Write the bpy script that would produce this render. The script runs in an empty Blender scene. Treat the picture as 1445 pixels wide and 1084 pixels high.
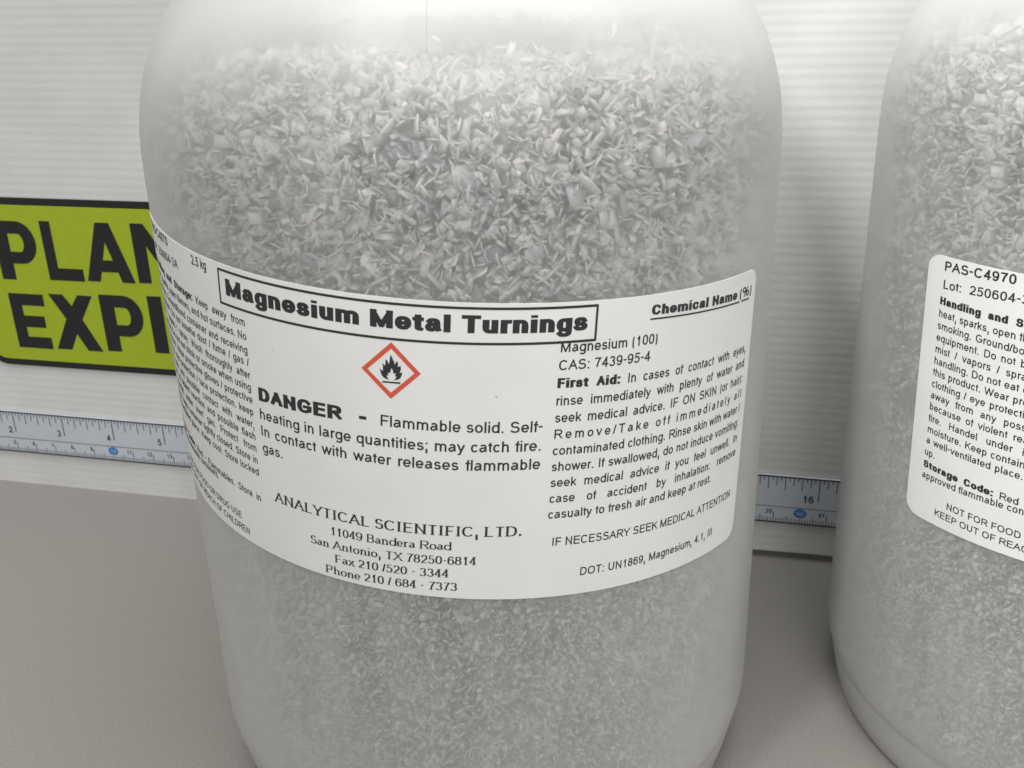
import bpy, math, random
import numpy as np
from mathutils import Matrix, Vector
random.seed(4)
rng = np.random.default_rng(7)
sc = bpy.context.scene
col = sc.collection

# ------------------------------------------------------------------ camera
pitch, roll = 0.40356, -0.029537
c_, s_ = math.cos(pitch), math.sin(pitch)
fwd = Vector((0, c_, -s_)); up = Vector((0, s_, c_)); rt = Vector((1, 0, 0))
cr, sr = math.cos(roll), math.sin(roll)
rt2 = cr*rt + sr*up; up2 = -sr*rt + cr*up
cam = bpy.data.cameras.new('camera')
cam.sensor_width = 36.0; cam.lens = 36*1498.8/1445
cam.clip_start = 0.01; cam.clip_end = 20
cam_o = bpy.data.objects.new('camera', cam); col.objects.link(cam_o)
M = Matrix((rt2, up2, -fwd)).transposed().to_4x4(); M.translation = Vector((0, 0, .2331))
cam_o.matrix_world = M
cam.dof.use_dof = True; cam.dof.focus_distance = .25; cam.dof.aperture_fstop = 55.0
sc.camera = cam_o

# ------------------------------------------------------------------ world and lamps (indoor photograph: soft room light, plus an added front fill and pool spot)
w = bpy.data.worlds.new('World'); sc.world = w; w.use_nodes = True
bg = w.node_tree.nodes['Background']
bg.inputs[0].default_value = (1.0, .99, .97, 1); bg.inputs[1].default_value = .33
def area(name, loc, target, sx, sy, power, colr):
    l = bpy.data.lights.new(name, 'AREA'); l.shape = 'RECTANGLE'; l.size = sx; l.size_y = sy
    l.energy = power; l.color = colr
    o = bpy.data.objects.new(name, l); col.objects.link(o); o.location = loc
    o.rotation_euler = (Vector(target)-Vector(loc)).to_track_quat('-Z', 'Y').to_euler()
    return o
area('ceiling_light', (.16, .06, 1.4), (.08, .27, .1), 1.2, 1.0, 16, (1, .99, .978))
area('ceiling_lamp', (-.31, .10, .96), (-.02, .24, .2), .26, .26, .8, (1, .99, .978))
area('front_fill', (.15, -.95, .85), (.10, .27, .1), .5, .5, 5.5, (1, .99, .978))  # added fill light brightening the labels from the front
sp_l = bpy.data.lights.new('added_pool_spot', 'SPOT'); sp_l.energy = 17; sp_l.spot_size = math.radians(36); sp_l.spot_blend = .9  # added spot that puts a light pool on right jar and backdrop
sp_l.shadow_soft_size = .05; sp_l.color = (1, .99, .978)
sp_o = bpy.data.objects.new('added_pool_spot', sp_l); col.objects.link(sp_o); sp_o.location = (-.27, -.12, .76)
sp_o.rotation_euler = (Vector((.285, .33, .09))-sp_o.location).to_track_quat('-Z', 'Y').to_euler()
sc.view_settings.view_transform = 'Standard'; sc.view_settings.look = 'None'
sc.view_settings.exposure = 0.12; sc.view_settings.gamma = 1
sc.cycles.max_bounces = 16; sc.cycles.transparent_max_bounces = 16
sc.cycles.transmission_bounces = 12; sc.cycles.diffuse_bounces = 6
sc.cycles.sample_clamp_indirect = 5
sc.cycles.use_denoising = True

# ------------------------------------------------------------------ helpers
def new_mat(name):
    m = bpy.data.materials.new(name); m.use_nodes = True
    nt = m.node_tree; nt.nodes.clear()
    out = nt.nodes.new('ShaderNodeOutputMaterial')
    return m, nt, out
def N(nt, t, **k):
    n = nt.nodes.new(t)
    for a, b in k.items(): setattr(n, a, b)
    return n
def principled(name, colr, rough=.5, metal=0, var=0, scale=200, bump=0, bscale=900, coat=0, specks=0):
    m, nt, out = new_mat(name)
    p = N(nt, 'ShaderNodeBsdfPrincipled')
    p.inputs['Base Color'].default_value = (*colr, 1); p.inputs['Roughness'].default_value = rough
    p.inputs['Metallic'].default_value = metal; p.inputs['Coat Weight'].default_value = coat
    tc = N(nt, 'ShaderNodeTexCoord')
    if var:
        nz = N(nt, 'ShaderNodeTexNoise'); nz.inputs['Scale'].default_value = scale; nz.inputs['Detail'].default_value = 5
        nt.links.new(tc.outputs['Object'], nz.inputs['Vector'])
        mr = N(nt, 'ShaderNodeMapRange'); mr.inputs[1].default_value = .3; mr.inputs[2].default_value = .7
        mr.inputs[3].default_value = 1-var; mr.inputs[4].default_value = 1+var
        nt.links.new(nz.outputs['Fac'], mr.inputs[0])
        mx = N(nt, 'ShaderNodeVectorMath', operation='SCALE'); mx.inputs[0].default_value = colr
        src = mr.outputs[0]
        if specks:   # sparse grime specks
            vo = N(nt, 'ShaderNodeTexVoronoi'); vo.inputs['Scale'].default_value = specks; nt.links.new(tc.outputs['Object'], vo.inputs['Vector'])
            sr = N(nt, 'ShaderNodeSeparateColor'); nt.links.new(vo.outputs['Color'], sr.inputs[0])
            rad = N(nt, 'ShaderNodeMath', operation='MULTIPLY'); nt.links.new(sr.outputs[0], rad.inputs[0]); rad.inputs[1].default_value = .05
            lt = N(nt, 'ShaderNodeMath', operation='LESS_THAN'); nt.links.new(vo.outputs['Distance'], lt.inputs[0]); nt.links.new(rad.outputs[0], lt.inputs[1])
            dk = N(nt, 'ShaderNodeMapRange'); nt.links.new(lt.outputs[0], dk.inputs[0]); dk.inputs[3].default_value = 1; dk.inputs[4].default_value = .72
            mm_ = N(nt, 'ShaderNodeMath', operation='MULTIPLY'); nt.links.new(src, mm_.inputs[0]); nt.links.new(dk.outputs[0], mm_.inputs[1]); src = mm_.outputs[0]
        nt.links.new(src, mx.inputs['Scale']); nt.links.new(mx.outputs[0], p.inputs['Base Color'])
    if bump:
        nb = N(nt, 'ShaderNodeTexNoise'); nb.inputs['Scale'].default_value = bscale; nb.inputs['Detail'].default_value = 3
        nt.links.new(tc.outputs['Object'], nb.inputs['Vector'])
        bp = N(nt, 'ShaderNodeBump'); bp.inputs['Strength'].default_value = bump; bp.inputs['Distance'].default_value = .0003
        nt.links.new(nb.outputs['Fac'], bp.inputs['Height']); nt.links.new(bp.outputs[0], p.inputs['Normal'])
    nt.links.new(p.outputs[0], out.inputs[0])
    return m
def mesh_obj(name, verts, faces, m=None, parent=None, smooth=False):
    me = bpy.data.meshes.new(name); me.from_pydata([tuple(v) for v in verts], [], faces); me.update()
    if smooth: me.polygons.foreach_set('use_smooth', [True]*len(me.polygons))
    if m: me.materials.append(m)
    o = bpy.data.objects.new(name, me); col.objects.link(o)
    if parent: o.parent = parent
    return o
def empty(name, loc):
    o = bpy.data.objects.new(name, None); col.objects.link(o); o.location = loc; o.empty_display_size = .02
    return o
def tag(o, label, cat, group=None, kind=None):
    o['label'] = label; o['category'] = cat
    if group: o['group'] = group
    if kind: o['kind'] = kind

# ------------------------------------------------------------------ stroke lettering
def e(cx, cy, rx, ry, a0, a1, n=None):
    n = n or max(3, int(abs(a1-a0)/22))
    P = []
    for i in range(n+1):
        a = math.radians(a0+(a1-a0)*i/n); c, s = math.cos(a), math.sin(a)
        k = 2/2.25
        P.append((cx+rx*math.copysign(abs(c)**k, c), cy+ry*math.copysign(abs(s)**k, s)))
    return P
G = {}   # char: (advance, sidebearing, [strokes]); a stroke is a list of points, x 0..1 between bearings
G['A'] = (667, 5, [[(0,0),(.5,1)],[(.5,1),(1,0)],[(.2,.36),(.8,.36)]])
G['B'] = (667, 75, [[(0,0),(0,1)],[(0,1),(.55,1)]+e(.55,.765,.38,.235,90,-90)+[(0,.53)],[(0,.53),(.6,.53)]+e(.6,.265,.4,.265,90,-90)+[(0,0)]])
G['C'] = (722, 50, [e(.52,.5,.52,.5,38,322)])
G['D'] = (722, 80, [[(0,0),(0,1)],[(0,1),(.4,1)]+e(.42,.5,.58,.5,90,-90)+[(0,0)]])
G['E'] = (667, 78, [[(0,0),(0,1)],[(0,1),(1,1)],[(0,.53),(.93,.53)],[(0,0),(1,0)]])
G['F'] = (611, 80, [[(0,0),(0,1)],[(0,1),(1,1)],[(0,.5),(.87,.5)]])
G['G'] = (778, 50, [e(.5,.5,.5,.5,40,308)+[(1,.18),(1,.45)],[(.58,.45),(1,.45)]])
G['H'] = (722, 80, [[(0,0),(0,1)],[(1,0),(1,1)],[(0,.53),(1,.53)]])
G['I'] = (278, 95, [[(.5,0),(.5,1)]])
G['J'] = (500, 40, [[(1,1),(1,.28)]+e(.5,.28,.5,.28,0,-180)])
G['K'] = (667, 75, [[(0,0),(0,1)],[(.95,1),(0,.35)],[(.36,.6),(1,0)]])
G['L'] = (556, 75, [[(0,0),(0,1)],[(0,0),(1,0)]])
G['M'] = (833, 75, [[(0,0),(0,1)],[(1,0),(1,1)],[(0,1),(.5,.03)],[(.5,.03),(1,1)]])
G['N'] = (722, 78, [[(0,0),(0,1)],[(1,0),(1,1)],[(0,1),(1,0)]])
G['O'] = (778, 48, [e(.5,.5,.5,.5,0,360)])
G['P'] = (667, 78, [[(0,0),(0,1)],[(0,1),(.55,1)]+e(.57,.73,.43,.27,90,-90)+[(0,.46)]])
G['Q'] = (778, 48, [e(.5,.5,.5,.5,0,360),[(.6,.25),(.98,-.05)]])
G['R'] = (722, 80, [[(0,0),(0,1)],[(0,1),(.55,1)]+e(.55,.745,.4,.255,90,-90)+[(0,.49)],[(.5,.49),(1,0)]])
G['S'] = (667, 45, [e(.5,.755,.43,.245,15,265)+e(.5,.265,.5,.265,88,-165)])
G['T'] = (611, 25, [[(0,1),(1,1)],[(.5,0),(.5,1)]])
G['U'] = (722, 80, [[(0,1),(0,.36)]+e(.5,.36,.5,.36,180,360)+[(1,1)]])
G['V'] = (667, 5, [[(0,1),(.5,0)],[(.5,0),(1,1)]])
G['W'] = (944, 10, [[(0,1),(.25,0)],[(.25,0),(.5,1)],[(.5,1),(.75,0)],[(.75,0),(1,1)]])
G['X'] = (667, 10, [[(0,0),(.95,1)],[(.05,1),(1,0)]])
G['Y'] = (667, 5, [[(0,1),(.5,.43)],[(1,1),(.5,.43)],[(.5,0),(.5,.43)]])
G['0'] = (556, 42, [e(.5,.5,.5,.5,0,360)])
G['1'] = (556, 110, [[(.12,.74),(.6,.97)],[(.66,0),(.66,1)]])
G['2'] = (556, 35, [e(.5,.7,.45,.3,170,-25)+[(.05,.05)],[(0,0),(1,0)]])
G['3'] = (556, 42, [e(.47,.765,.43,.235,165,-90),e(.47,.265,.5,.265,88,-165)])
G['4'] = (556, 25, [[(.72,0),(.72,1)],[(.72,1),(.02,.28)],[(.02,.26),(1,.26)]])
G['5'] = (556, 42, [[(.92,1),(.22,1)],[(.22,1),(.08,.5)]+e(.45,.32,.52,.32,120,-160)])
G['6'] = (556, 42, [e(.5,.31,.5,.31,0,360),[(.0,.35)]+e(.52,.5,.52,.5,165,35)])
G['7'] = (556, 45, [[(0,1),(1,1)],[(1,1),(.55,.55),(.34,0)]])
G['8'] = (556, 42, [e(.5,.76,.42,.24,0,360),e(.5,.26,.5,.26,0,360)])
G['9'] = (556, 42, [e(.5,.69,.5,.31,0,360),[(1,.65)]+e(.48,.5,.52,.5,-15,-145)])
G['a'] = (556, 42, [e(.47,.68,.4,.32,155,0)+[(.87,.2),(1,0)],[(.87,.6),(.4,.54)]+e(.35,.26,.35,.26,90,280)+[(.87,.32)]])
G['b'] = (556, 62, [[(0,0),(0,2)],e(.5,.5,.5,.5,0,360)])
G['c'] = (500, 38, [e(.52,.5,.52,.5,38,322)])
G['d'] = (556, 40, [[(1,0),(1,2)],e(.5,.5,.5,.5,0,360)])
G['e'] = (556, 38, [[(1,.48),(0,.48)],e(.5,.5,.5,.5,-3,325)])
G['f'] = (278, 12, [[(.45,0),(.45,1.55)]+e(1.05,1.55,.6,.45,180,95)])
G['g'] = (556, 40, [e(.5,.5,.5,.5,0,360),[(1,1),(1,-.4)]+e(.5,-.4,.5,.6,0,-155)])
G['h'] = (556, 65, [[(0,0),(0,2)],[(0,.55)]+e(.5,.55,.5,.45,170,0)+[(1,0)]])
G['i'] = (222, 66, [[(.5,0),(.5,1)]])
G['j'] = (222, 50, [[(.7,1),(.7,-.6),(.2,-1)]])
G['k'] = (500, 60, [[(0,0),(0,2)],[(.92,1),(0,.3)],[(.38,.6),(1,0)]])
G['l'] = (222, 66, [[(.5,0),(.5,2)]])
G['m'] = (833, 65, [[(0,0),(0,1)],[(0,.6)]+e(.25,.6,.25,.4,170,0)+[(.5,0)],[(.5,.6)]+e(.75,.6,.25,.4,170,0)+[(1,0)]])
G['n'] = (556, 65, [[(0,0),(0,1)],[(0,.55)]+e(.5,.55,.5,.45,170,0)+[(1,0)]])
G['o'] = (556, 38, [e(.5,.5,.5,.5,0,360)])
G['p'] = (556, 62, [[(0,1),(0,-1)],e(.5,.5,.5,.5,0,360)])
G['q'] = (556, 40, [[(1,1),(1,-1)],e(.5,.5,.5,.5,0,360)])
G['r'] = (333, 65, [[(0,0),(0,1)],[(0,.55)]+e(.8,.55,.8,.45,170,80)])
G['s'] = (500, 34, [e(.5,.745,.42,.255,12,262)+e(.5,.255,.5,.255,85,-165)])
G['t'] = (278, 16, [[(.45,1.6),(.45,.22)]+e(.95,.22,.5,.22,180,265)])
G['u'] = (556, 65, [[(0,1),(0,.42)]+e(.5,.42,.5,.42,180,350)+[(1,.45)],[(1,0),(1,1)]])
G['v'] = (500, 10, [[(0,1),(.5,0)],[(.5,0),(1,1)]])
G['w'] = (722, 8, [[(0,1),(.25,0)],[(.25,0),(.5,1)],[(.5,1),(.75,0)],[(.75,0),(1,1)]])
G['x'] = (500, 8, [[(0,0),(.95,1)],[(.05,1),(1,0)]])
G['y'] = (500, 8, [[(0,1),(.5,0)],[(1,1),(.5,0),(.3,-.85),(0,-.98)]])
G['z'] = (500, 20, [[(0,1),(1,1)],[(1,1),(0,0)],[(0,0),(1,0)]])
G['.'] = (278, 95, [[(.5,.0),(.5,.02)]])
G[','] = (278, 95, [[(.5,.03),(.45,-.22),(.2,-.42)]])
G[':'] = (278, 95, [[(.5,.0),(.5,.02)],[(.5,.98),(.5,1)]])
G[';'] = (278, 95, [[(.5,.03),(.45,-.22),(.2,-.42)],[(.5,.98),(.5,1)]])
G['-'] = (333, 20, [[(.1,.46),(.9,.46)]])
G['/'] = (278, 5, [[(0,0),(1,1)]])
G['('] = (333, 80, [[(1,1.0),(.35,.75),(.05,.38),(.35,0),(1,-.26)]])
G[')'] = (333, 80, [[(0,1.0),(.65,.75),(.95,.38),(.65,0),(0,-.26)]])
G['%'] = (889, 40, [e(.2,.74,.2,.26,0,360),e(.8,.26,.2,.26,0,360),[(.25,0),(.75,1)]])
G[' '] = (278, 0, [])
TCROSS = {'f': [(0,1),(1,1)], 't': [(0,1),(.95,1)]}
LOW = set('abcdefghijklmnopqrstuvwxyz')
BLACKW = {'i': 333, 'l': 333, ' ': 333, 'I': 389, '(': 389, ')': 389, ':': 333, '-': 333, 'm': 1000, 'M': 944, 'r': 444, 't': 444, 'f': 389, 's': 611, 'c': 667, 'T': 722, 'F': 667}
SERW = {'i': 270, 'l': 270, 't': 320, 'I': 370, 'A': 730, 'L': 620, 'r': 400, ' ': 250, '1': 500, 'n': 560, 'a': 480, 'e': 480, 'o': 530, 'x': 500,
        '0': 510, '2': 510, '3': 510, '4': 510, '5': 510, '6': 510, '7': 510, '8': 510, 'd': 560, 'h': 570, 'S': 560, 'F': 610, 'N': 780}
STY = {  # style: (half stem, half bar, cap height, x height)
    'reg': (58, 50, 716, 525), 'black': (126, 74, 716, 545), 'serif': (68, 30, 700, 440), 'sbold': (62, 27, 700, 465), 'demi': (66, 58, 716, 530)}
def adv(ch, st):
    a = G[ch][0]
    if st == 'black': a = BLACKW.get(ch, a*1.17 if ch in LOW or ch.isdigit() else a*1.08)
    if st in ('serif', 'sbold'): a = SERW.get(ch, a)
    return a
def glyph(ch, st):
    """list of convex quads (em/1000 units) for one character"""
    hx, hy, cap, xh = STY[st]
    a0, sb, strokes = G[ch]; a = adv(ch, st)
    sb = sb*(.6 if st == 'black' else 1)
    serif = st in ('serif', 'sbold')
    if serif: sb = sb-26 if ch in 'abcdegoqCDGOQS023456789' else sb+4
    if ch in '.,:;-' and serif: hy = hx if ch != '-' else 38
    rsb = {'r': -12, 'f': -22, 't': 4, 'c': 22, 'F': 30, 'L': 30, 'P': 48, 'B': 50, 'E': 45, 'D': 48, 'K': 5, 'k': 5, 'R': 10, 'a': 28, 'k': 10, 's': 30}.get(ch, sb)
    x0 = min(sb+hx, a/2); x1 = max(a-rsb-hx, a/2)
    if ch in 'AVWXYvwxy' and st != 'serif': x0, x1 = sb+hx*.95, a-sb-hx*.95
    low = ch in LOW; ymin = 0; ymax = cap
    hasdesc = ch in 'gjpqy,;()Q'
    def mp(q):
        u, v = q; x = x0+(x1-x0)*u
        if low:
            if v > 1: y = (xh-hy)+(v-1)*(cap-xh)
            elif v < 0: y = hy+(-v)*(-212)
            else: y = hy+v*(xh-2*hy)
        else: y = hy+v*((cap if ch not in ':;' else xh)-2*hy)
        return (x, y)
    quads = []
    if ch in 'ij':
        xm = x0+(x1-x0)*(.5 if ch == 'i' else .7); yb = max(xh+62, cap-2.1*hy); quads.append([(xm-hx, yb), (xm+hx, yb), (xm+hx, cap), (xm-hx, cap)])
    allst = list(strokes)+([TCROSS[ch]] if ch in TCROSS else [])
    for s in allst:
        P = [mp(q) for q in s]
        Q = [P[0]]
        for q in P[1:]:
            if math.hypot(q[0]-Q[-1][0], q[1]-Q[-1][1]) > 4: Q.append(q)
        if len(Q) == 1: Q.append((Q[0][0], Q[0][1]+1))
        closed = math.hypot(Q[0][0]-Q[-1][0], Q[0][1]-Q[-1][1]) < 8 and len(Q) > 4
        n = len(Q); Lf = []; Rt = []
        for i in range(n):
            def dr(i, j):
                dx, dy = Q[j][0]-Q[i][0], Q[j][1]-Q[i][1]; l = math.hypot(dx, dy) or 1
                return dx/l, dy/l
            if closed and i in (0, n-1): d1, d2 = dr(n-2, n-1), dr(0, 1)
            else: d1 = dr(max(i-1, 0), max(i, 1)); d2 = dr(min(i, n-2), min(i+1, n-1))
            dx, dy = d1[0]+d2[0], d1[1]+d2[1]; l = math.hypot(dx, dy) or 1; dx /= l; dy /= l
            k = min(1/max(.3, (dx*d1[0]+dy*d1[1])), 1.6)
            nx, ny = -dy, dx; wd = math.hypot(nx*hx, ny*hy)*k
            x, y = Q[i]
            if not closed and i in (0, n-1):
                ext = math.hypot(dx*hx*(0.35 if (st[0]=='s' and abs(dx)>.6) else .98), dy*hy); sg = -1 if i == 0 else 1
                straight = abs(dx) < .05 or abs(dy) < .05 or st == 'black'
                if straight or len(Q) == 2: x += sg*dx*ext; y += sg*dy*ext
            Lf.append((x+nx*wd, y+ny*wd)); Rt.append((x-nx*wd, y-ny*wd))
        lo, hi = (-230 if hasdesc else ymin), ymax
        cl = lambda q: (q[0], min(max(q[1], lo), hi))
        for i in range(n-1): quads.append([cl(Rt[i]), cl(Rt[i+1]), cl(Lf[i+1]), cl(Lf[i])])
        if st in ('serif', 'sbold') and ch not in '.,:;-/()%0235689' and not closed:
            for (q, r) in ((Q[0], Q[1]), (Q[-1], Q[-2])):
                dx, dy = r[0]-q[0], r[1]-q[1]; l = math.hypot(dx, dy)
                if l > 120 and abs(dy) > .5*l and (q[1] < hy+15 or q[1] > cap-hy-15 or abs(q[1]-(xh-hy)) < 12):
                    top = q[1] > hy+15
                    if ch in 'Nn' and False: continue
                    yy = q[1]+hy if top else q[1]-hy; t = -42 if top else 42
                    ww = hx+58
                    xa, xb = q[0]-ww, q[0]+(ww if not (top and low) else hx)
                    quads.append([(xa, yy), (xb, yy), (xb, yy+t), (xa, yy+t)] if not top else [(xa, yy+t), (xb, yy+t), (xb, yy), (xa, yy)])
    return quads, a
def natural(runs):
    return sum(adv(ch, st) for t, st in runs for ch in t)/1000
def line_quads(runs, x0, y0, x1, y1, em, sx=None, mode='word', slant=0):
    """lay one line of runs [(text, style)] from (x0,y0) to (x1,y1); returns quads in mm"""
    W = x1-x0; nat = natural(runs)*em
    chars = [(ch, st) for t, st in runs for ch in t]
    nsp = sum(1 for c in chars if c[0] == ' ')
    if sx is None or mode == 'fit': sx = W/nat; ws = ls = 0
    elif mode == 'word': ws = (W-nat*sx)/max(nsp, 1); ls = 0
    else: ws = 0; ls = (W-nat*sx)/max(len(chars)-1, 1)
    x = 0; out = []; k = em/1000
    for ch, st in chars:
        q, a = glyph(ch, st)
        for poly in q:
            out.append([(x0+x+px*k*sx, y0+py*k+(y1-y0)*(x+px*k*sx)/W) for px, py in poly])
        x += a*k*sx+ls+(ws if ch == ' ' else 0)
    return out
def rect(x0, y0, x1, y1, n=1):
    if abs(x1-x0) > abs(y1-y0):
        return [[(x0+(x1-x0)*i/n, y0), (x0+(x1-x0)*(i+1)/n, y0), (x0+(x1-x0)*(i+1)/n, y1), (x0+(x1-x0)*i/n, y1)] for i in range(n)]
    return [[(x0, y0), (x1, y0), (x1, y1), (x0, y1)]]
def seg(a, b, wdt, n=1):
    out = []
    dx, dy = b[0]-a[0], b[1]-a[1]; l = math.hypot(dx, dy); nx, ny = -dy/l*wdt/2, dx/l*wdt/2
    for i in range(n):
        p = (a[0]+dx*i/n, a[1]+dy*i/n); q = (a[0]+dx*(i+1)/n, a[1]+dy*(i+1)/n)
        out.append([(p[0]-nx, p[1]-ny), (q[0]-nx, q[1]-ny), (q[0]+nx, q[1]+ny), (p[0]+nx, p[1]+ny)])
    return out

# label print, in millimetres in the label's own plane (u to the right, v up, v = 0 at mid height)
def label_print():
    Q = []
    # product name in its ruled box
    Q += line_quads([('Magnesium Metal Turnings', 'black')], -57.0, 28.25, 24.8, 28.9, 5.35, mode='fit')
    bx0, bx1 = -58.9, 26.6
    for v0, v1 in ((33.75, 34.1), (26.0, 26.6)): Q += seg((bx0, v0), (bx1, v1), .56, 60)
    Q += seg((bx0, 25.8), (bx0, 33.9), .5); Q += seg((bx1, 26.4), (bx1, 34.3), .5)
    # left column
    rows = [([('Handling and Storage:', 'black'), (' Keep away from', 'reg')], 23.2, 22.3, -51.3),
            ([('heat, sparks, open flames, and hot surfaces. No', 'reg')], 20.05, 19.05, -51.2),
            ([('smoking. Ground/bond container and receiving', 'reg')], 16.95, 15.8, -51.2),
            ([('equipment. Do not breathe dust / fume / gas /', 'reg')], 13.87, 12.95, -51.1),
            ([('mist / vapors / spray. Wash thoroughly after', 'reg')], 10.85, 9.85, -51.0),
            ([('handling. Do not eat drink or smoke when using', 'reg')], 7.8, 6.85, -51.0),
            ([('this product. Wear protective gloves / protective', 'reg')], 4.75, 3.85, -50.8),
            ([('clothing / eye protection / face protection. keep', 'reg')], 1.66, .75, -50.8),
            ([('away from any possible contact with water,', 'reg')], -1.4, -2.4, -50.8),
            ([('because of violent reaction and possible flash', 'reg')], -4.45, -5.4, -50.7),
            ([('fire. Handel under inert gas. Protect from', 'reg')], -7.6, -8.45, -50.7),
            ([('moisture. Keep container tightly closed. Store in', 'reg')], -10.7, -11.6, -50.6),
            ([('a well-ventilated place. Keep cool. Store locked', 'reg')], -13.75, -14.65, -50.6)]
    em = 2.72
    sx = min((re+99.9)/(natural(r)*em) for r, a, b, re in rows)
    for r, a, b, re in rows: Q += line_quads(r, -99.7, a, re, b, em, sx)
    wd = lambda r: natural(r)*em*sx
    r = [('up.', 'reg')]; Q += line_quads(r, -99.9, -17.0, -99.9+wd(r), -17.1, em, sx)
    r = [('Storage Code:', 'black'), (' Red - Flammables. Store in', 'reg')]; Q += line_quads(r, -99.9, -20.4, -50.5, -21.6, em, sx)
    r = [('approved flammable containers.', 'reg')]; Q += line_quads(r, -100.0, -23.5, -67.7, -22.9, em, mode='fit')
    Q += line_quads([('NOT FOR FOOD OR DRUG USE', 'reg')], -92.5, -29.2, -58.6, -29.8, 2.6, mode='fit')
    Q += line_quads([('KEEP OUT OF REACH OF CHILDREN', 'reg')], -95.5, -32.3, -55.8, -33.2, 2.6, mode='fit')
    Q += line_quads([('PAS-C4970', 'demi')], -99.4, 31.65, -82.0, 32.4, 3.3, mode='fit')
    Q += line_quads([('Lot:  250604-3A', 'reg')], -99.3, 27.2, -76.9, 28.5, 3.1, mode='fit')
    Q += line_quads([('2.5 kg', 'demi')], -69.4, 32.0, -63.2, 32.1, 3.2, mode='fit')
    # middle column
    Q += line_quads([('DANGER', 'black')], -49.0, 5.4, -26.8, 6.1, 4.6, mode='fit')
    Q += rect(-22.95, 7.2, -21.3, 7.95)
    sx = 65.0/(natural([('heating in large quantities; may catch fire.', 'reg')])*3.62)
    Q += line_quads([('Flammable solid. Self-', 'reg')], -18.4, 6.35, 16.4, 6.5, 3.62, sx)
    Q += line_quads([('heating in large quantities; may catch fire.', 'reg')], -49.0, .9, 16.4, 2.1, 3.62, sx)
    Q += line_quads([('In contact with water releases flammable', 'reg')], -49.0, -3.35, 16.4, -2.3, 3.62, sx)
    Q += line_quads([('gas.', 'reg')], -48.8, -7.6, -42.5, -7.4, 3.55, mode='fit')
    Q += line_quads([('ANALYTICAL SCIENTIFIC, LTD.', 'serif')], -46.0, -19.6, 13.3, -18.65, 3.6, mode='fit')
    Q += line_quads([('11049 Bandera Road', 'sbold')], -30.6, -23.5, -2.2, -22.55, 3.0, mode='fit')
    Q += line_quads([('San Antonio, TX 78250-6814', 'sbold')], -36.0, -27.3, 3.4, -26.1, 3.0, mode='fit')
    Q += line_quads([('Fax 210 /520 - 3344', 'sbold')], -29.7, -30.7, -2.6, -29.7, 3.0, mode='fit')
    Q += line_quads([('Phone 210 / 684 - 7373', 'sbold')], -32.2, -34.1, -.6, -33.1, 3.0, mode='fit')
    # right column
    Q += line_quads([('Chemical Name', 'black')], 39.9, 30.65, 69.3, 29.4, 3.15, mode='fit')
    Q += line_quads([('(%)', 'reg')], 70.2, 29.35, 77.3, 29.1, 3.35, mode='fit')
    Q += seg((39.8, 29.75), (70.6, 28.55), .38, 24); Q += seg((71.6, 28.5), (75.9, 28.35), .38, 4)
    Q += line_quads([('Magnesium (100)', 'reg')], 18.9, 24.35, 42.5, 24.1, 3.2, mode='fit')
    Q += line_quads([('CAS: 7439-95-4', 'reg')], 18.8, 20.35, 40.8, 20.3, 3.2, mode='fit')
    rows = [([('First Aid:', 'black'), (' In cases of contact with eyes,', 'reg')], 16.4, 15.05, 76.8),
            ([('rinse immediately with plenty of water and', 'reg')], 12.4, 11.3, 76.7),
            ([('seek medical advice. IF ON SKIN (or hair):', 'reg')], 8.5, 7.4, 76.6),
            ([('Remove/Take off immediately all', 'reg')], 4.65, 3.6, 76.6),
            ([('contaminated clothing. Rinse skin with water /', 'reg')], .8, -.2, 76.6),
            ([('shower. If swallowed, do not induce vomiting:', 'reg')], -3.05, -4.0, 76.5),
            ([('seek medical advice if you feel unwell. In', 'reg')], -6.9, -8.0, 76.7),
            ([('case of accident by inhalation: remove', 'reg')], -10.8, -11.8, 76.6)]
    em = 3.1
    sx = min((re-18.8)/(natural(r)*em) for r, a, b, re in rows)
    for r, a, b, re in rows:
        Q += line_quads(r, 18.75, a, re, b, em, sx, 'char' if 'Remove/' in r[0][0] else 'word')
    Q += line_quads([('casualty to fresh air and keep at rest.', 'reg')], 18.7, -14.75, 65.3, -15.2, em, mode='fit')
    Q += line_quads([('IF NECESSARY SEEK MEDICAL ATTENTION', 'reg')], 20.0, -21.7, 75.7, -22.8, 2.95, mode='fit')
    Q += line_quads([('DOT: UN1869, Magnesium, 4.1, III', 'reg')], 27.2, -30.25, 68.2, -30.5, 2.95, mode='fit')
    return Q
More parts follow.
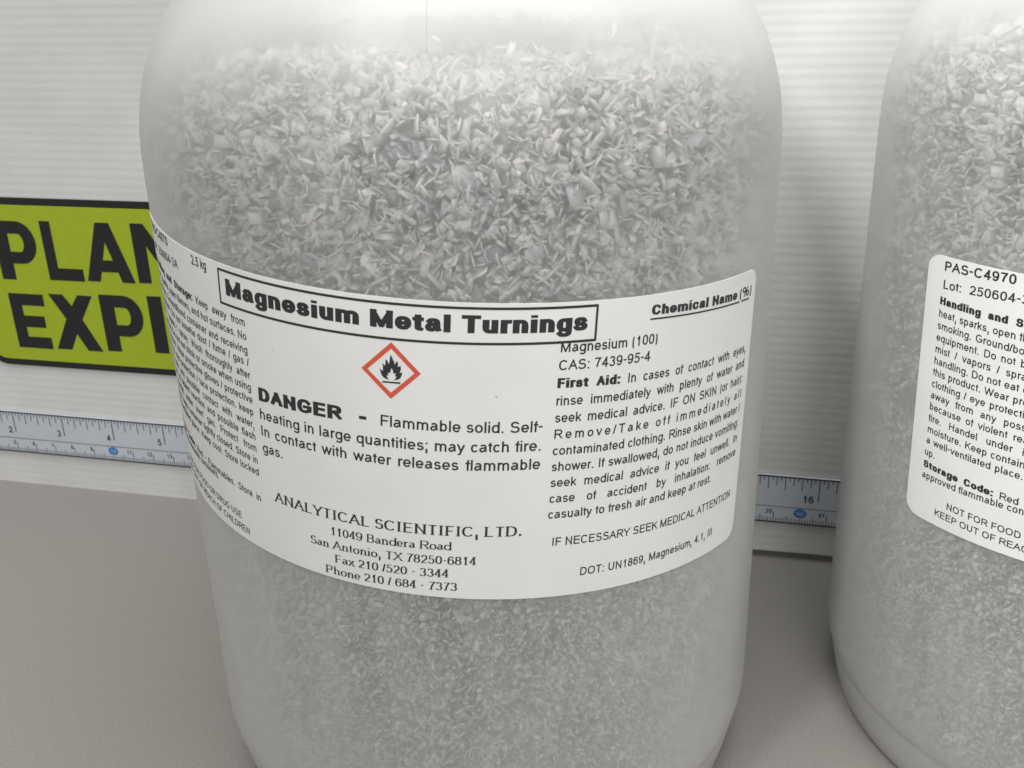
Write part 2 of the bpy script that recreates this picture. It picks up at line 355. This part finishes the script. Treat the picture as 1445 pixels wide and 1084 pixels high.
FLAME = [(-16.5,17.2),(-17.23,17.46),(-17.73,17.82),(-18.0,18.37),(-18.16,18.94),(-18.31,19.52),(-17.97,19.22),(-17.57,19.05),(-17.63,19.52),(-17.6,20.11),(-17.73,20.76),(-17.42,20.51),(-17.17,20.26),(-17.05,20.69),(-17.06,21.2),(-17.05,21.69),(-16.74,21.5),(-16.52,21.14),(-16.44,20.76),(-16.32,20.75),(-16.2,21.18),(-16.14,21.95),(-15.97,22.86),(-15.71,22.38),(-15.41,21.65),(-15.2,21.29),(-15.14,20.79),(-14.98,20.8),(-14.86,21.27),(-14.68,21.54),(-14.47,21.31),(-14.41,20.87),(-14.47,20.28),(-14.21,20.37),(-14.01,20.59),(-13.85,20.48),(-13.8,19.78),(-14.0,19.18),(-14.08,18.95),(-13.82,19.03),(-13.6,19.22),(-13.57,18.77),(-13.69,18.3),(-13.99,17.75),(-14.41,17.45),(-14.9,17.3),(-15.29,17.26),(-14.96,17.58),(-14.62,18.07),(-15.05,18.11),(-14.76,18.87),(-15.15,18.68),(-15.37,18.7),(-15.5,19.39),(-15.77,19.88),(-15.95,19.41),(-16.1,18.74),(-16.37,18.71),(-16.62,18.83),(-16.43,18.12),(-16.93,18.1),(-16.68,17.76),(-16.34,17.25)]
BAR = [(-17.79,16.74),(-17.76,16.39),(-13.92,16.5),(-13.83,16.9)]
DO = [(-15.86,25.6),(-9.63,19.2),(-15.89,12.9),(-22.25,19.1)]
DI = [(-15.86,24.2),(-10.95,19.2),(-15.9,14.3),(-20.95,19.1)]
FILL = (.5*(BAR[0][0]), 0)

# ------------------------------------------------------------------ materials
M_ink = principled('printing_ink', (.022, .028, .026), .55)
M_red = principled('red_print', (.66, .10, .045), .55)
M_table = principled('table_laminate', (.262, .252, .236), .55, var=.12, scale=1300, specks=90, bump=.15, bscale=1500)
M_board = principled('corrugated_plastic', (.70, .70, .69), .5, var=.04, scale=45, specks=70)
M_paper = principled('label_paper', (.80, .80, .79), .5, var=.025, scale=70, specks=110, bump=.04, bscale=1500)
M_lid = principled('white_lid_plastic', (.75, .75, .74), .4)
M_green = principled('sign_green', (.37, .47, .016), .5, var=.03, scale=300)
M_black = principled('sign_black', (.012, .012, .014), .5)
M_ruler = principled('ruler_plastic', (.56, .605, .66), .35, var=.02, scale=80)
M_tick = principled('ruler_ink', (.05, .055, .065), .5)
M_blue = principled('ruler_blue', (.03, .19, .50), .4)
M_num = principled('ruler_numeral_light', (.35, .5, .7), .4)

def chip_material():
    m, nt, out = new_mat('magnesium_metal')
    p = N(nt, 'ShaderNodeBsdfPrincipled'); at = N(nt, 'ShaderNodeAttribute'); at.attribute_name = 'tone'
    cr = N(nt, 'ShaderNodeValToRGB')
    els = cr.color_ramp.elements
    els[0].position = 0; els[0].color = (.10, .12, .145, 1)  # dark end also paints the shade in gaps between flakes
    els[1].position = 1; els[1].color = (.96, .93, .85, 1)
    k = els.new(.35); k.color = (.54, .56, .585, 1)
    k = els.new(.8); k.color = (.74, .735, .72, 1)
    nt.links.new(at.outputs['Fac'], cr.inputs[0]); nt.links.new(cr.outputs[0], p.inputs['Base Color'])
    p.inputs['Metallic'].default_value = .15; p.inputs['Roughness'].default_value = .5
    nt.links.new(p.outputs[0], out.inputs[0])
    return m
M_chip = chip_material()
def hdpe():
    """milky polyethylene wall: clear straight on, milkier along the wall; thicker towards base and shoulder"""
    m, nt, out = new_mat('translucent_polyethylene')
    L = nt.links.new
    geo = N(nt, 'ShaderNodeNewGeometry'); tc = N(nt, 'ShaderNodeTexCoord')
    dot = N(nt, 'ShaderNodeVectorMath', operation='DOT_PRODUCT'); L(geo.outputs['Incoming'], dot.inputs[0]); L(geo.outputs['Normal'], dot.inputs[1])
    ab = N(nt, 'ShaderNodeMath', operation='ABSOLUTE'); L(dot.outputs['Value'], ab.inputs[0])
    mxx = N(nt, 'ShaderNodeMath', operation='MAXIMUM'); pw = N(nt, 'ShaderNodeMath', operation='POWER'); L(ab.outputs[0], pw.inputs[0]); pw.inputs[1].default_value = 1.2
    L(pw.outputs[0], mxx.inputs[0]); mxx.inputs[1].default_value = .05
    # wall thickness by height (real blow-moulded wall)
    sp = N(nt, 'ShaderNodeSeparateXYZ'); L(tc.outputs['Object'], sp.inputs[0])
    th = N(nt, 'ShaderNodeValToRGB')
    mr = N(nt, 'ShaderNodeMapRange'); mr.inputs[1].default_value = 0; mr.inputs[2].default_value = .27; L(sp.outputs['Z'], mr.inputs[0]); L(mr.outputs[0], th.inputs[0])
    el = th.color_ramp.elements
    el[0].position = 0; el[0].color = (.95,)*3+(1,); el[1].position = 1; el[1].color = (1.0,)*3+(1,)
    for pz, v in ((.05, .70), (.10, .46), (.30, .37), (.42, .34), (.60, .31), (.70, .27), (.745, .33), (.785, .60), (.83, .95)):
        k = el.new(pz); k.color = (v,)*3+(1,)
    dv = N(nt, 'ShaderNodeMath', operation='DIVIDE'); L(th.outputs[0], dv.inputs[0]); L(mxx.outputs[0], dv.inputs[1])
    ng = N(nt, 'ShaderNodeMath', operation='MULTIPLY'); L(dv.outputs[0], ng.inputs[0]); ng.inputs[1].default_value = -1.25
    ex = N(nt, 'ShaderNodeMath', operation='EXPONENT'); L(ng.outputs[0], ex.inputs[0])
    # slight cloudiness
    nz = N(nt, 'ShaderNodeTexNoise'); nz.inputs['Scale'].default_value = 55; nz.inputs['Detail'].default_value = 4; mpp = N(nt, 'ShaderNodeMapping'); mpp.inputs['Scale'].default_value = (1.6, 1.6, .45); L(tc.outputs['Object'], mpp.inputs['Vector']); L(mpp.outputs[0], nz.inputs['Vector'])
    nm = N(nt, 'ShaderNodeMapRange'); nm.inputs[1].default_value = .3; nm.inputs[2].default_value = .7; nm.inputs[3].default_value = .84; nm.inputs[4].default_value = 1.14
    L(nz.outputs['Fac'], nm.inputs[0])
    tr = N(nt, 'ShaderNodeMath', operation='MULTIPLY', use_clamp=True); L(ex.outputs[0], tr.inputs[0]); L(nm.outputs[0], tr.inputs[1])
    dif = N(nt, 'ShaderNodeBsdfDiffuse'); dif.inputs[0].default_value = (.89, .885, .86, 1)
    trl = N(nt, 'ShaderNodeBsdfTranslucent'); trl.inputs[0].default_value = (.92, .915, .885, 1)
    milk = N(nt, 'ShaderNodeMixShader'); milk.inputs[0].default_value = .42; L(dif.outputs[0], milk.inputs[1]); L(trl.outputs[0], milk.inputs[2])
    tp = N(nt, 'ShaderNodeBsdfTransparent'); tp.inputs[0].default_value = (1, 1, 1, 1)
    rf = N(nt, 'ShaderNodeBsdfRefraction'); rf.inputs['IOR'].default_value = 1.18; rf.inputs['Roughness'].default_value = .55; rf.inputs[0].default_value = (1, 1, 1, 1)
    cl = N(nt, 'ShaderNodeMixShader'); cl.inputs[0].default_value = .14; L(tp.outputs[0], cl.inputs[1]); L(rf.outputs[0], cl.inputs[2])
    mix = N(nt, 'ShaderNodeMixShader'); L(tr.outputs[0], mix.inputs[0]); L(milk.outputs[0], mix.inputs[1]); L(cl.outputs[0], mix.inputs[2])
    gl = N(nt, 'ShaderNodeBsdfGlossy'); gl.inputs['Roughness'].default_value = .38
    fr = N(nt, 'ShaderNodeFresnel'); fr.inputs[0].default_value = 1.42
    fm = N(nt, 'ShaderNodeMath', operation='MINIMUM'); L(fr.outputs[0], fm.inputs[0]); fm.inputs[1].default_value = .35
    fin = N(nt, 'ShaderNodeMixShader'); L(fm.outputs[0], fin.inputs[0]); L(mix.outputs[0], fin.inputs[1]); L(gl.outputs[0], fin.inputs[2])
    nb = N(nt, 'ShaderNodeTexNoise'); nb.inputs['Scale'].default_value = 260; L(tc.outputs['Object'], nb.inputs['Vector'])
    bp = N(nt, 'ShaderNodeBump'); bp.inputs['Strength'].default_value = .12; bp.inputs['Distance'].default_value = .0004; L(nb.outputs['Fac'], bp.inputs['Height'])
    L(bp.outputs[0], gl.inputs['Normal'])
    L(fin.outputs[0], out.inputs[0])
    return m
M_hdpe = hdpe()

# ------------------------------------------------------------------ the setting: table and corrugated backdrop
T = []
def grid(name, x0, x1, y0, y1, z, m):
    return mesh_obj(name, [(x0, y0, z), (x1, y0, z), (x1, y1, z), (x0, y1, z), (x0, y0, z-.03), (x1, y0, z-.03), (x1, y1, z-.03), (x0, y1, z-.03)],
                    [(0, 1, 2, 3), (4, 7, 6, 5), (0, 4, 5, 1), (1, 5, 6, 2), (2, 6, 7, 3), (3, 7, 4, 0)], m)
table = grid('table', -1.1, 1.3, -.35, .95, 0, M_table); table['kind'] = 'structure'
YB, YAW = .38711, -.24599
def path(s):
    """point and normal (towards the camera) on the backdrop's foot line at arc length s (m); it bends behind the right jar"""
    S0, R0, A = .129, .10, .42
    t0 = (math.cos(YAW), math.sin(YAW)); b = (0, YB)
    if s <= S0: x, y, a = b[0]+t0[0]*s, b[1]+t0[1]*s, YAW
    else:
        x, y = b[0]+t0[0]*S0, b[1]+t0[1]*S0
        q = min(s-S0, R0*A); th = q/R0
        nx, ny = -t0[1], t0[0]
        x += t0[0]*R0*math.sin(th)+nx*R0*(1-math.cos(th)); y += t0[1]*R0*math.sin(th)+ny*R0*(1-math.cos(th)); a = YAW+th
        r = s-S0-q; x += math.cos(a)*r; y += math.sin(a)*r
    return x, y, math.sin(a), -math.cos(a)
def on_board(s, z, off=0.0):
    x, y, nx, ny = path(s); return (x+nx*off, y+ny*off, z)
def backdrop():
    ss = [-.85, -.5]+[-.4+.02*i for i in range(27)]+[.128+.006*i for i in range(10)]+[.22, .3, .5, .9]
    pitch_r = .0034; top = .46; zz = []
    n = int(top/pitch_r)
    prof = [(k/8, math.sin(2*math.pi*k/8)) for k in range(8)]
    for i in range(n):
        for f, a in prof: zz.append((.0012+(i+f)*pitch_r, a*.000022))
    V = []; F = []
    for s in ss:
        lift = -.0018+min(.004, max(0, (s+.08))*.020)
        for z, a in zz:
            # faint waviness of the sheet
            wv = .0006*math.sin(s*9+z*14)+.0004*math.sin(z*31+2)*math.sin(s*17)
            V.append(on_board(s, z+lift*(1-z/top), a+(wv if z > .05 else 0)*min(1, max(0, (z-.05)/.06))))
        V.append(on_board(s, top+.0012, -.010)); V.append(on_board(s, .0012+lift, -.010))
    m = len(zz)+2
    for i in range(len(ss)-1):
        for j in range(m): F.append((i*m+j, (i+1)*m+j, (i+1)*m+(j+1) % m, i*m+(j+1) % m))
    F.append(tuple(range(m-1, -1, -1))); F.append(tuple((len(ss)-1)*m+j for j in range(m)))
    o = mesh_obj('backdrop', V, F, M_board, smooth=True); o['kind'] = 'structure'
    return o
backdrop()

def on_board_mesh(name, quads, off, m, parent, depth=0.0):
    V = []; F = []
    for k, q in enumerate(quads):
        b = len(V)
        for s, z in q: V.append(on_board(s/1000, z/1000, off+depth*k))
        F.append(tuple(range(b, b+len(q))))
    return mesh_obj(name, V, F, m, parent)
def rounded(x0, y0, x1, y1, r, n=8):
    P = []
    for cx, cy, a in ((x1-r, y1-r, 0), (x0+r, y1-r, 90), (x0+r, y0+r, 180), (x1-r, y0+r, 270)):
        for i in range(n+1):
            t = math.radians(a+90*i/n); P.append((cx+r*math.cos(t), cy+r*math.sin(t)))
    return P
def plate(name, outline, off0, off1, m, parent):
    """solid plate on the backdrop between two offsets"""
    n = len(outline)
    V = [on_board(s/1000, z/1000, off1) for s, z in outline]+[on_board(s/1000, z/1000, off0) for s, z in outline]
    F = [tuple(range(n))]+[tuple(range(2*n-1, n-1, -1))]+[(i, i+n, (i+1) % n+n, (i+1) % n) for i in range(n)]
    return mesh_obj(name, V, F, m, parent)
# sign
sg = empty('sign', on_board(-.17, .062, .0009)); tag(sg, 'lime green sign with black border and bold black lettering stuck on the white backdrop', 'sign')
def attach(o, root):
    o.parent = root; o.matrix_parent_inverse = Matrix.Translation(-Vector(root.location))
for nm, out_, o0, o1, mm in (('border', rounded(-241, 61.2, -104, 136.8, 10.5), .0002, .0010, M_black), ('panel', rounded(-238.0, 64.2, -107.0, 133.8, 7.8), .0010, .0013, M_green)):
    attach(plate(nm, out_, o0, o1, mm, None), sg)
def big(ch):   # heavy sign capitals, drawn as polygons in a 1 x 1 box
    return {'L': [[(0,0),(.30,0),(.30,1),(0,1)],[(.30,0),(1,0),(1,.21),(.30,.21)]],
            'I': [[(0,0),(1,0),(1,1),(0,1)]],
            'E': [[(0,0),(.34,0),(.34,1),(0,1)],[(.34,0),(1,0),(1,.21),(.34,.21)],[(.34,.39),(.92,.39),(.92,.6),(.34,.6)],[(.34,.79),(1,.79),(1,1),(.34,1)]],
            'X': [[(0,0),(.32,0),(.62,.5),(.37,.64)],[(.68,0),(1,0),(.63,.64),(.37,.5)],[(.37,.5),(.63,.5),(.63,.64),(.37,.64)],[(.37,.5),(.63,.64),(.34,1),(.03,1)],[(.63,.5),(.97,1),(.66,1),(.37,.64)]],
            'A': [[(0,0),(.27,0),(.61,1),(.36,1)],[(.73,0),(1,0),(.64,1),(.39,1)],[(.2,.17),(.8,.17),(.74,.37),(.26,.37)]],
            'N': [[(0,0),(.27,0),(.27,1),(0,1)],[(.73,0),(1,0),(1,1),(.73,1)],[(.27,1),(.0,1),(.73,0),(1,0)]]}[ch]
def pee():
    q = [[(0,0),(.34,0),(.34,1),(0,1)]]
    def ring(a): t = math.radians(a); return (math.cos(t), math.sin(t))
    q += [[(.34,.79),(.58,.79),(.58,1),(.34,1)], [(.34,.28),(.58,.28),(.58,.48),(.34,.48)]]
    for i in range(12):
        a, b = ring(90-15*i), ring(75-15*i)
        q.append([(.58+.12*a[0], .635+.155*a[1]), (.58+.12*b[0], .635+.155*b[1]), (.58+.42*b[0], .64+.36*b[1]), (.58+.42*a[0], .64+.36*a[1])])
    return q
def letters(specs, name):
    for ch, x0, x1, z0, z1 in specs:
        qs = [[(x0+(x1-x0)*u, z0+(z1-z0)*v) for u, v in q] for q in (pee() if ch == 'P' else big(ch))]
        attach(on_board_mesh('letter', qs, .00142, M_black, None, 4e-6), sg)
letters([('P', -223.6, -203.8, 101.3, 127.0), ('L', -200.4, -183.6, 101.9, 127.5), ('A', -182.2, -159.6, 102.3, 127.7), ('N', -158.0, -136.0, 102.6, 127.9)], 'a')
letters([('E', -223.0, -205.9, 70.0, 95.0), ('X', -203.8, -181.2, 70.4, 95.6), ('P', -178.7, -159.0, 71.0, 96.5), ('I', -155.8, -149.2, 71.6, 97.0)], 'b')

# ruler along the foot of the backdrop
rl = empty('ruler', on_board(-.05, .017, .0008)); tag(rl, 'long pale blue ruler with inch and centimetre scales lying along the foot of the backdrop', 'ruler')
def strip(name, s0, s1, z0, z1, off0, off1, m, root, n=60):
    V = []; F = []
    for i in range(n+1):
        s = s0+(s1-s0)*i/n
        sag = 0
        V += [on_board(s/1000, z0/1000, off1), on_board(s/1000, z1/1000, off1), on_board(s/1000, z1/1000, off0), on_board(s/1000, z0/1000, off0)]
    for i in range(n):
        for j in range(4): F.append((4*i+j, 4*i+4+j, 4*i+4+(j+1) % 4, 4*i+(j+1) % 4))
    F += [(0, 1, 2, 3), (4*n+3, 4*n+2, 4*n+1, 4*n)]
    o = mesh_obj(name, V, F, m); attach(o, root); return o
Z0, Z1 = 16.9, 37.6
strip('blade', -292, 176, Z0, Z1, .0003, .0012, M_ruler, rl, 90)
tk = []
s_in = lambda n: -286.05+25.4*n
for i in range(0, 18*16+1):
    s = s_in(i/16); h = 10.2 if i % 16 == 0 else 5.9 if i % 4 == 0 else 4.1 if i % 2 == 0 else 2.1
    wd = .42 if i % 16 == 0 else .34
    tk.append([(s-wd/2, Z1-h), (s+wd/2, Z1-h), (s+wd/2, Z1-.3), (s-wd/2, Z1-.3)])
for i in range(0, 458):
    wm = .16 if i % 5 == 0 else .13; s = -286.05+i; h = 4.6 if i % 10 == 0 else 3.0 if i % 5 == 0 else 2.0
    if i % 100 == 0 and i: h = 2.2
    tk.append([(s-wm, Z0+.4), (s+wm, Z0+.4), (s+wm, Z0+.4+h), (s-wm, Z0+.4+h)])
def long(z, t):
    return [[(-291+i*6, z-t/2), (-285+i*6, z-t/2), (-285+i*6, z+t/2), (-291+i*6, z+t/2)] for i in range(77)]
tk += long(Z1-.35, .65)+long(Z0+.35, .65)+long(24.2, .24)
attach(on_board_mesh('tick_marks', tk, .00132, M_tick, None), rl)
nq = []
for n in range(1, 18):
    t = str(n); wdt = 2.2*len(t); nq += line_quads([(t, 'demi')], s_in(n)-1.6-wdt, 26.8, s_in(n)-1.6, 26.8, 4.4, mode='fit')
nc = []
for n in range(1, 45):
    if n % 10 == 0: continue
    t = str(n); wdt = 1.35*len(t); s = -286.05+10*n
    nc += line_quads([(t, 'demi')], s-.5-wdt, 20.9, s-.5, 20.9, 2.8, mode='fit')
nq += line_quads([('cm', 'reg')], -240.6, 26.9, -237.8, 26.9, 2.4, mode='fit')[:0]
attach(on_board_mesh('numerals', nq+nc, .00133, M_tick, None), rl)
for n in (10, 20, 30, 40):
    s = -286.05+10*n
    o = on_board_mesh('round_mark', [[(s+2.45*math.cos(i*math.pi/10), 21.9+1.95*math.sin(i*math.pi/10)) for i in range(20)]], .00136, M_blue, None)
    attach(o, rl)
    o2 = on_board_mesh('mark_numeral', line_quads([(str(n), 'demi')], s-1.5, 20.9, s+1.5, 20.9, 2.8, mode='fit'), .00140, M_num, None)
    o2.parent = o; o2.matrix_parent_inverse = Matrix.Translation(-Vector(rl.location))@Matrix.Identity(4) if False else Matrix.Identity(4)

# ------------------------------------------------------------------ jars
R = .08101
PROFILE = [(0, .0018), (.060, .0018), (.068, .0), (.0735, .0), (.0752, .0006), (.0763, .0022), (.0776, .0075), (.0787, .0125), (.0793, .0158), (.0794, .0168), (.0797, .0173), (.0803, .0195),
           (.0809, .0230), (R, .0275), (R, .05), (R, .08), (R, .11), (R, .14), (R, .165), (R, .180), (.08085, .187), (.0803, .1930), (.0793, .1985), (.0777, .2040), (.0757, .2092), (.0730, .2142), (.0697, .2192),
           (.0655, .2240), (.0605, .2283), (.0555, .2315), (.0520, .2340), (.0505, .2370), (.0503, .2400), (.0503, .2560)]
def lathe(prof, seg_n, name, m, parent, closed_top=False):
    V = []; F = []
    for r, z in prof:
        for i in range(seg_n):
            a = 2*math.pi*i/seg_n; V.append((r*math.cos(a), r*math.sin(a), z))
    for j in range(len(prof)-1):
        for i in range(seg_n):
            F.append((j*seg_n+i, j*seg_n+(i+1) % seg_n, (j+1)*seg_n+(i+1) % seg_n, (j+1)*seg_n+i))
    if closed_top: F.append(tuple((len(prof)-1)*seg_n+i for i in range(seg_n)))
    return mesh_obj(name, V, F, m, parent, smooth=True)
DU = [0.0, 1.0]   # shift and stretch of the label as stuck on the jar
def wrap(u, v, zc, al, off):
    """label plane (mm) to the jar's cylinder, jar-local metres"""
    u = -99.9+DU[0]+(u+99.9)*DU[1]
    S = (u*math.cos(al)-v*math.sin(al))/1000; z = zc+(u*math.sin(al)+v*math.cos(al))/1000
    th = S/R; r = R+off
    return (r*math.sin(th), -r*math.cos(th), z)
PRINT = label_print()
def wrapped(name, polys, zc, al, off, m, parent):
    V = []; F = []
    for q in polys:
        b = len(V)
        V += [wrap(u, v, zc, al, off) for u, v in q]
        a = sum(q[i][0]*q[(i+1) % len(q)][1]-q[(i+1) % len(q)][0]*q[i][1] for i in range(len(q)))
        idx = list(range(b, b+len(q)))
        F.append(tuple(idx if a > 0 else idx[::-1]))
    return mesh_obj(name, V, F, m, parent)
U0, U1, V0, V1 = -104.1, 79.6, -35.1, 35.1
def paper(zc, al, parent):
    us = sorted(set([U0+x for x in (0, .15, .4, .8, 1.3, 2, 2.8, 3.6)]+[U1-x for x in (0, .15, .4, .8, 1.3, 2, 2.8, 3.6)]+[U0+3.6+i*(U1-U0-7.2)/120 for i in range(121)]))
    cor = 3.6; V = []; F = []; nv = 12
    for u in us:
        d = min(u-U0, U1-u); cut = 0 if d >= cor else cor-math.sqrt(max(0, cor*cor-(cor-d)**2))
        a, b = V0+cut, V1-cut
        for j in range(nv+1):
            v = a+(b-a)*j/nv
            V.append(wrap(u, v, zc, al, .00016))
        V.append(wrap(u, b, zc, al, -.00002)); V.append(wrap(u, a, zc, al, -.00002))
    m = nv+3
    for i in range(len(us)-1):
        for j in range(m): F.append((i*m+j, (i+1)*m+j, (i+1)*m+(j+1) % m, i*m+(j+1) % m))
    F.append(tuple(range(m-1, -1, -1))); F.append(tuple((len(us)-1)*m+j for j in range(m)))
    return mesh_obj('paper_label', V, F, M_paper, parent)
def make_jar(loc, al, zc, label):
    root = empty('jar', loc); tag(root, label, 'jar', 'jars of magnesium turnings')
    body = lathe(PROFILE, 160, 'body', M_hdpe, root)
    # mould parting line down the shoulder
    th0 = -.052; q = []
    pts = [(r, z) for r, z in PROFILE if z > .2135 and z < .236]
    V = []; F = []
    for r, z in [(.0738, .2128)]+pts:
        for da, dr in ((-.0016, -.0001), (0, .00045), (.0016, -.0001)):
            V.append(((r+dr)*math.sin(th0+da), -(r+dr)*math.cos(th0+da), z))
    for i in range(len(pts)):
        F += [(3*i, 3*i+1, 3*i+4, 3*i+3), (3*i+1, 3*i+2, 3*i+5, 3*i+4)]
    mesh_obj('mould_seam', V, F, M_lid, root)
    lid = [(.0, .2595), (.050, .2595), (.0545, .2585), (.0560, .2565), (.0563, .2400), (.0555, .2385), (.0520, .2385)]
    lathe(lid[::-1], 96, 'lid', M_lid, root)
    lb = paper(zc, al, root)
    wrapped('printed_text', PRINT, zc, al, .00020, M_ink, lb)
    ring = []
    for i in range(4):
        j = (i+1) % 4; n = 6
        for k in range(n):
            f0, f1 = k/n, (k+1)/n
            L_ = lambda P, f: (P[i][0]+(P[j][0]-P[i][0])*f, P[i][1]+(P[j][1]-P[i][1])*f)
            ring.append([L_(DO, f0), L_(DO, f1), L_(DI, f1), L_(DI, f0)])
    wrapped('hazard_diamond', ring, zc, al, .00021, M_red, lb)
    wrapped('flame_symbol', [FLAME, BAR], zc, al, .00021, M_ink, lb)
    return root
ZC = (.165006+.094926)/2
AL1 = math.atan(-.0768); AL2 = math.atan(.0510)
J1 = (-.010506, .282455, 0); J2 = (.181095, .273569, 0)
make_jar(J1, AL1, ZC, 'large frosted plastic jar in the middle with white label showing a red flame diamond')
DU[:] = [2.4, 1.16]
make_jar(J2, AL2, ZC-.0018, 'large frosted plastic jar cut off by the right edge, left part of label showing')

# ------------------------------------------------------------------ magnesium turnings (loose fill nobody could count)
def turnings_mesh():
    C = []; S = []
    def shell(n, z0, z1, depth, amin, amax, smin, smax):
        th = rng.uniform(amin, amax, n); z = rng.uniform(z0, z1, n)
        d = rng.uniform(0, 1, n)**1.3*depth
        rr = np.interp(z, [p[1] for p in PROFILE[4:]], [p[0] for p in PROFILE[4:]])-.0012-d
        sz = np.interp(z, [.0, .095, .16, .21], [smin, smin*1.2, smax*.9, smax])
        sz = sz*rng.lognormal(0, .28, n)
        rr = rr-.0004*sz
        C.append(np.stack([rr*np.cos(th), rr*np.sin(th), z], -1)); S.append(sz)
    f0, f1 = -math.pi*1.02, math.pi*.02     # side towards the camera
    shell(18000, .155, .2068, .007, f0, f1, .72, 1.28)
    shell(38000, .008, .10, .0045, f0, f1, .52, 1.1)
    shell(5000, .10, .155, .004, f0, f1, .7, 1.0)
    shell(6000, .15, .2085, .005, f1, math.pi*.98, .7, 1.0)
    shell(7000, .008, .15, .003, f1, math.pi*.98, .9, 1.2)
    # uneven top of the fill
    n = 9000; a = rng.uniform(0, 2*math.pi, n); r = np.sqrt(rng.uniform(0, 1, n))*.0745
    zt = .2066+.0022*np.sin(3*a+1)*r/.07+.0018*np.sin(5*a)*r/.07
    C.append(np.stack([r*np.cos(a), r*np.sin(a), zt+rng.uniform(-.003, .0008, n)], -1)); S.append(1.35*rng.lognormal(0, .28, n))
    # a few flakes clinging to the wall above the fill
    n = 46; a = rng.normal(-math.pi/2+.35, .55, n); z = .2075+np.abs(rng.normal(0, .0035, n))
    r = np.interp(z, [p[1] for p in PROFILE[4:]], [p[0] for p in PROFILE[4:]])-.0009
    C.append(np.stack([r*np.cos(a), r*np.sin(a), z], -1)); S.append(rng.uniform(.7, 1.2, n))
    C = np.concatenate(C); S = np.concatenate(S); n = len(C)
    # bent flake: 4 sections x 4 corners
    Lh = .00135*S*rng.uniform(.55, 1.25, n); W = .00064*S*rng.uniform(.5, 1.5, n); Tk = .00009*S*rng.uniform(.8, 1.8, n)
    bend = rng.uniform(-.32, .32, n)*Lh; taper = rng.uniform(.65, 1, n)
    q = rng.normal(size=(n, 4)); q /= np.linalg.norm(q, axis=1)[:, None]
    w_, x_, y_, z_ = q.T
    Rm = np.stack([np.stack([1-2*(y_*y_+z_*z_), 2*(x_*y_-z_*w_), 2*(x_*z_+y_*w_)], -1), np.stack([2*(x_*y_+z_*w_), 1-2*(x_*x_+z_*z_), 2*(y_*z_-x_*w_)], -1), np.stack([2*(x_*z_-y_*w_), 2*(y_*z_+x_*w_), 1-2*(x_*x_+y_*y_)], -1)], 1)
    V = np.zeros((n, 12, 3))
    for k, t in enumerate((-1, 0, 1)):
        wk = W*(1 if k == 1 else taper if k == 0 else .5+.5*taper)
        zb = bend*(t*t)*.55
        for j, (a, b) in enumerate(((-1, -1), (1, -1), (1, 1), (-1, 1))):
            V[:, 4*k+j, 0] = t*Lh; V[:, 4*k+j, 1] = a*wk; V[:, 4*k+j, 2] = zb+b*Tk
    V = np.einsum('nij,nkj->nki', Rm, V)+C[:, None, :]
    base = [(0, 3, 2, 1), (8, 9, 10, 11)]
    for k in (0, 4):
        for j in range(4): base.append((k+j, k+(j+1) % 4, k+4+(j+1) % 4, k+4+j))
    base = np.array(base); F = (base[None]+12*np.arange(n)[:, None, None]).reshape(-1, 4)
    V = V.reshape(-1, 3)
    # keep inside the wall
    lim = np.interp(V[:, 2], [p[1] for p in PROFILE[4:]], [p[0] for p in PROFILE[4:]])-.0005
    rr = np.hypot(V[:, 0], V[:, 1]); k = np.minimum(1, lim/np.maximum(rr, 1e-6)); V[:, 0] *= k; V[:, 1] *= k
    V[:, 2] = np.maximum(V[:, 2], .0035)
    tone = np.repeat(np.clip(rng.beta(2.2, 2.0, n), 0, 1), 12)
    # dense middle of the fill, toned dark as painted shade in the gaps
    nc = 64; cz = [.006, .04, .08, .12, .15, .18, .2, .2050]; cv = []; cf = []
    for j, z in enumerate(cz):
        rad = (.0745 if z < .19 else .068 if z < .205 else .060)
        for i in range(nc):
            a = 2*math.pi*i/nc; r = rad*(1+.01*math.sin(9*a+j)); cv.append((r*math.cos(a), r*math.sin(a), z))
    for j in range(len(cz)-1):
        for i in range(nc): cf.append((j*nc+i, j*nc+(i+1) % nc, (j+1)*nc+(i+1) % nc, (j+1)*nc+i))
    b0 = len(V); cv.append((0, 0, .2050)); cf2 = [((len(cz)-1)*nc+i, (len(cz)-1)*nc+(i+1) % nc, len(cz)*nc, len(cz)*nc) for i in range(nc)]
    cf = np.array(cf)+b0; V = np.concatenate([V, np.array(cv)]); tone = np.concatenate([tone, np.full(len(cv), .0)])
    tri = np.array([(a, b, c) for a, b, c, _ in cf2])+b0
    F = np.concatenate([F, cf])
    me = bpy.data.meshes.new('magnesium_turnings')
    me.vertices.add(len(V)); me.vertices.foreach_set('co', V.ravel())
    nl = F.size+tri.size; me.loops.add(nl); me.loops.foreach_set('vertex_index', np.concatenate([F.ravel(), tri.ravel()]).astype(np.int32))
    npoly = len(F)+len(tri); me.polygons.add(npoly)
    ls = np.concatenate([np.arange(len(F))*4, F.size+np.arange(len(tri))*3]).astype(np.int32)
    me.polygons.foreach_set('loop_start', ls)
    me.update(calc_edges=True); me.validate()
    at = me.attributes.new('tone', 'FLOAT', 'POINT')
    if len(me.vertices) == len(tone): at.data.foreach_set('value', tone.astype(np.float32))
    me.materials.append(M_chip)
    return me
tm = turnings_mesh()
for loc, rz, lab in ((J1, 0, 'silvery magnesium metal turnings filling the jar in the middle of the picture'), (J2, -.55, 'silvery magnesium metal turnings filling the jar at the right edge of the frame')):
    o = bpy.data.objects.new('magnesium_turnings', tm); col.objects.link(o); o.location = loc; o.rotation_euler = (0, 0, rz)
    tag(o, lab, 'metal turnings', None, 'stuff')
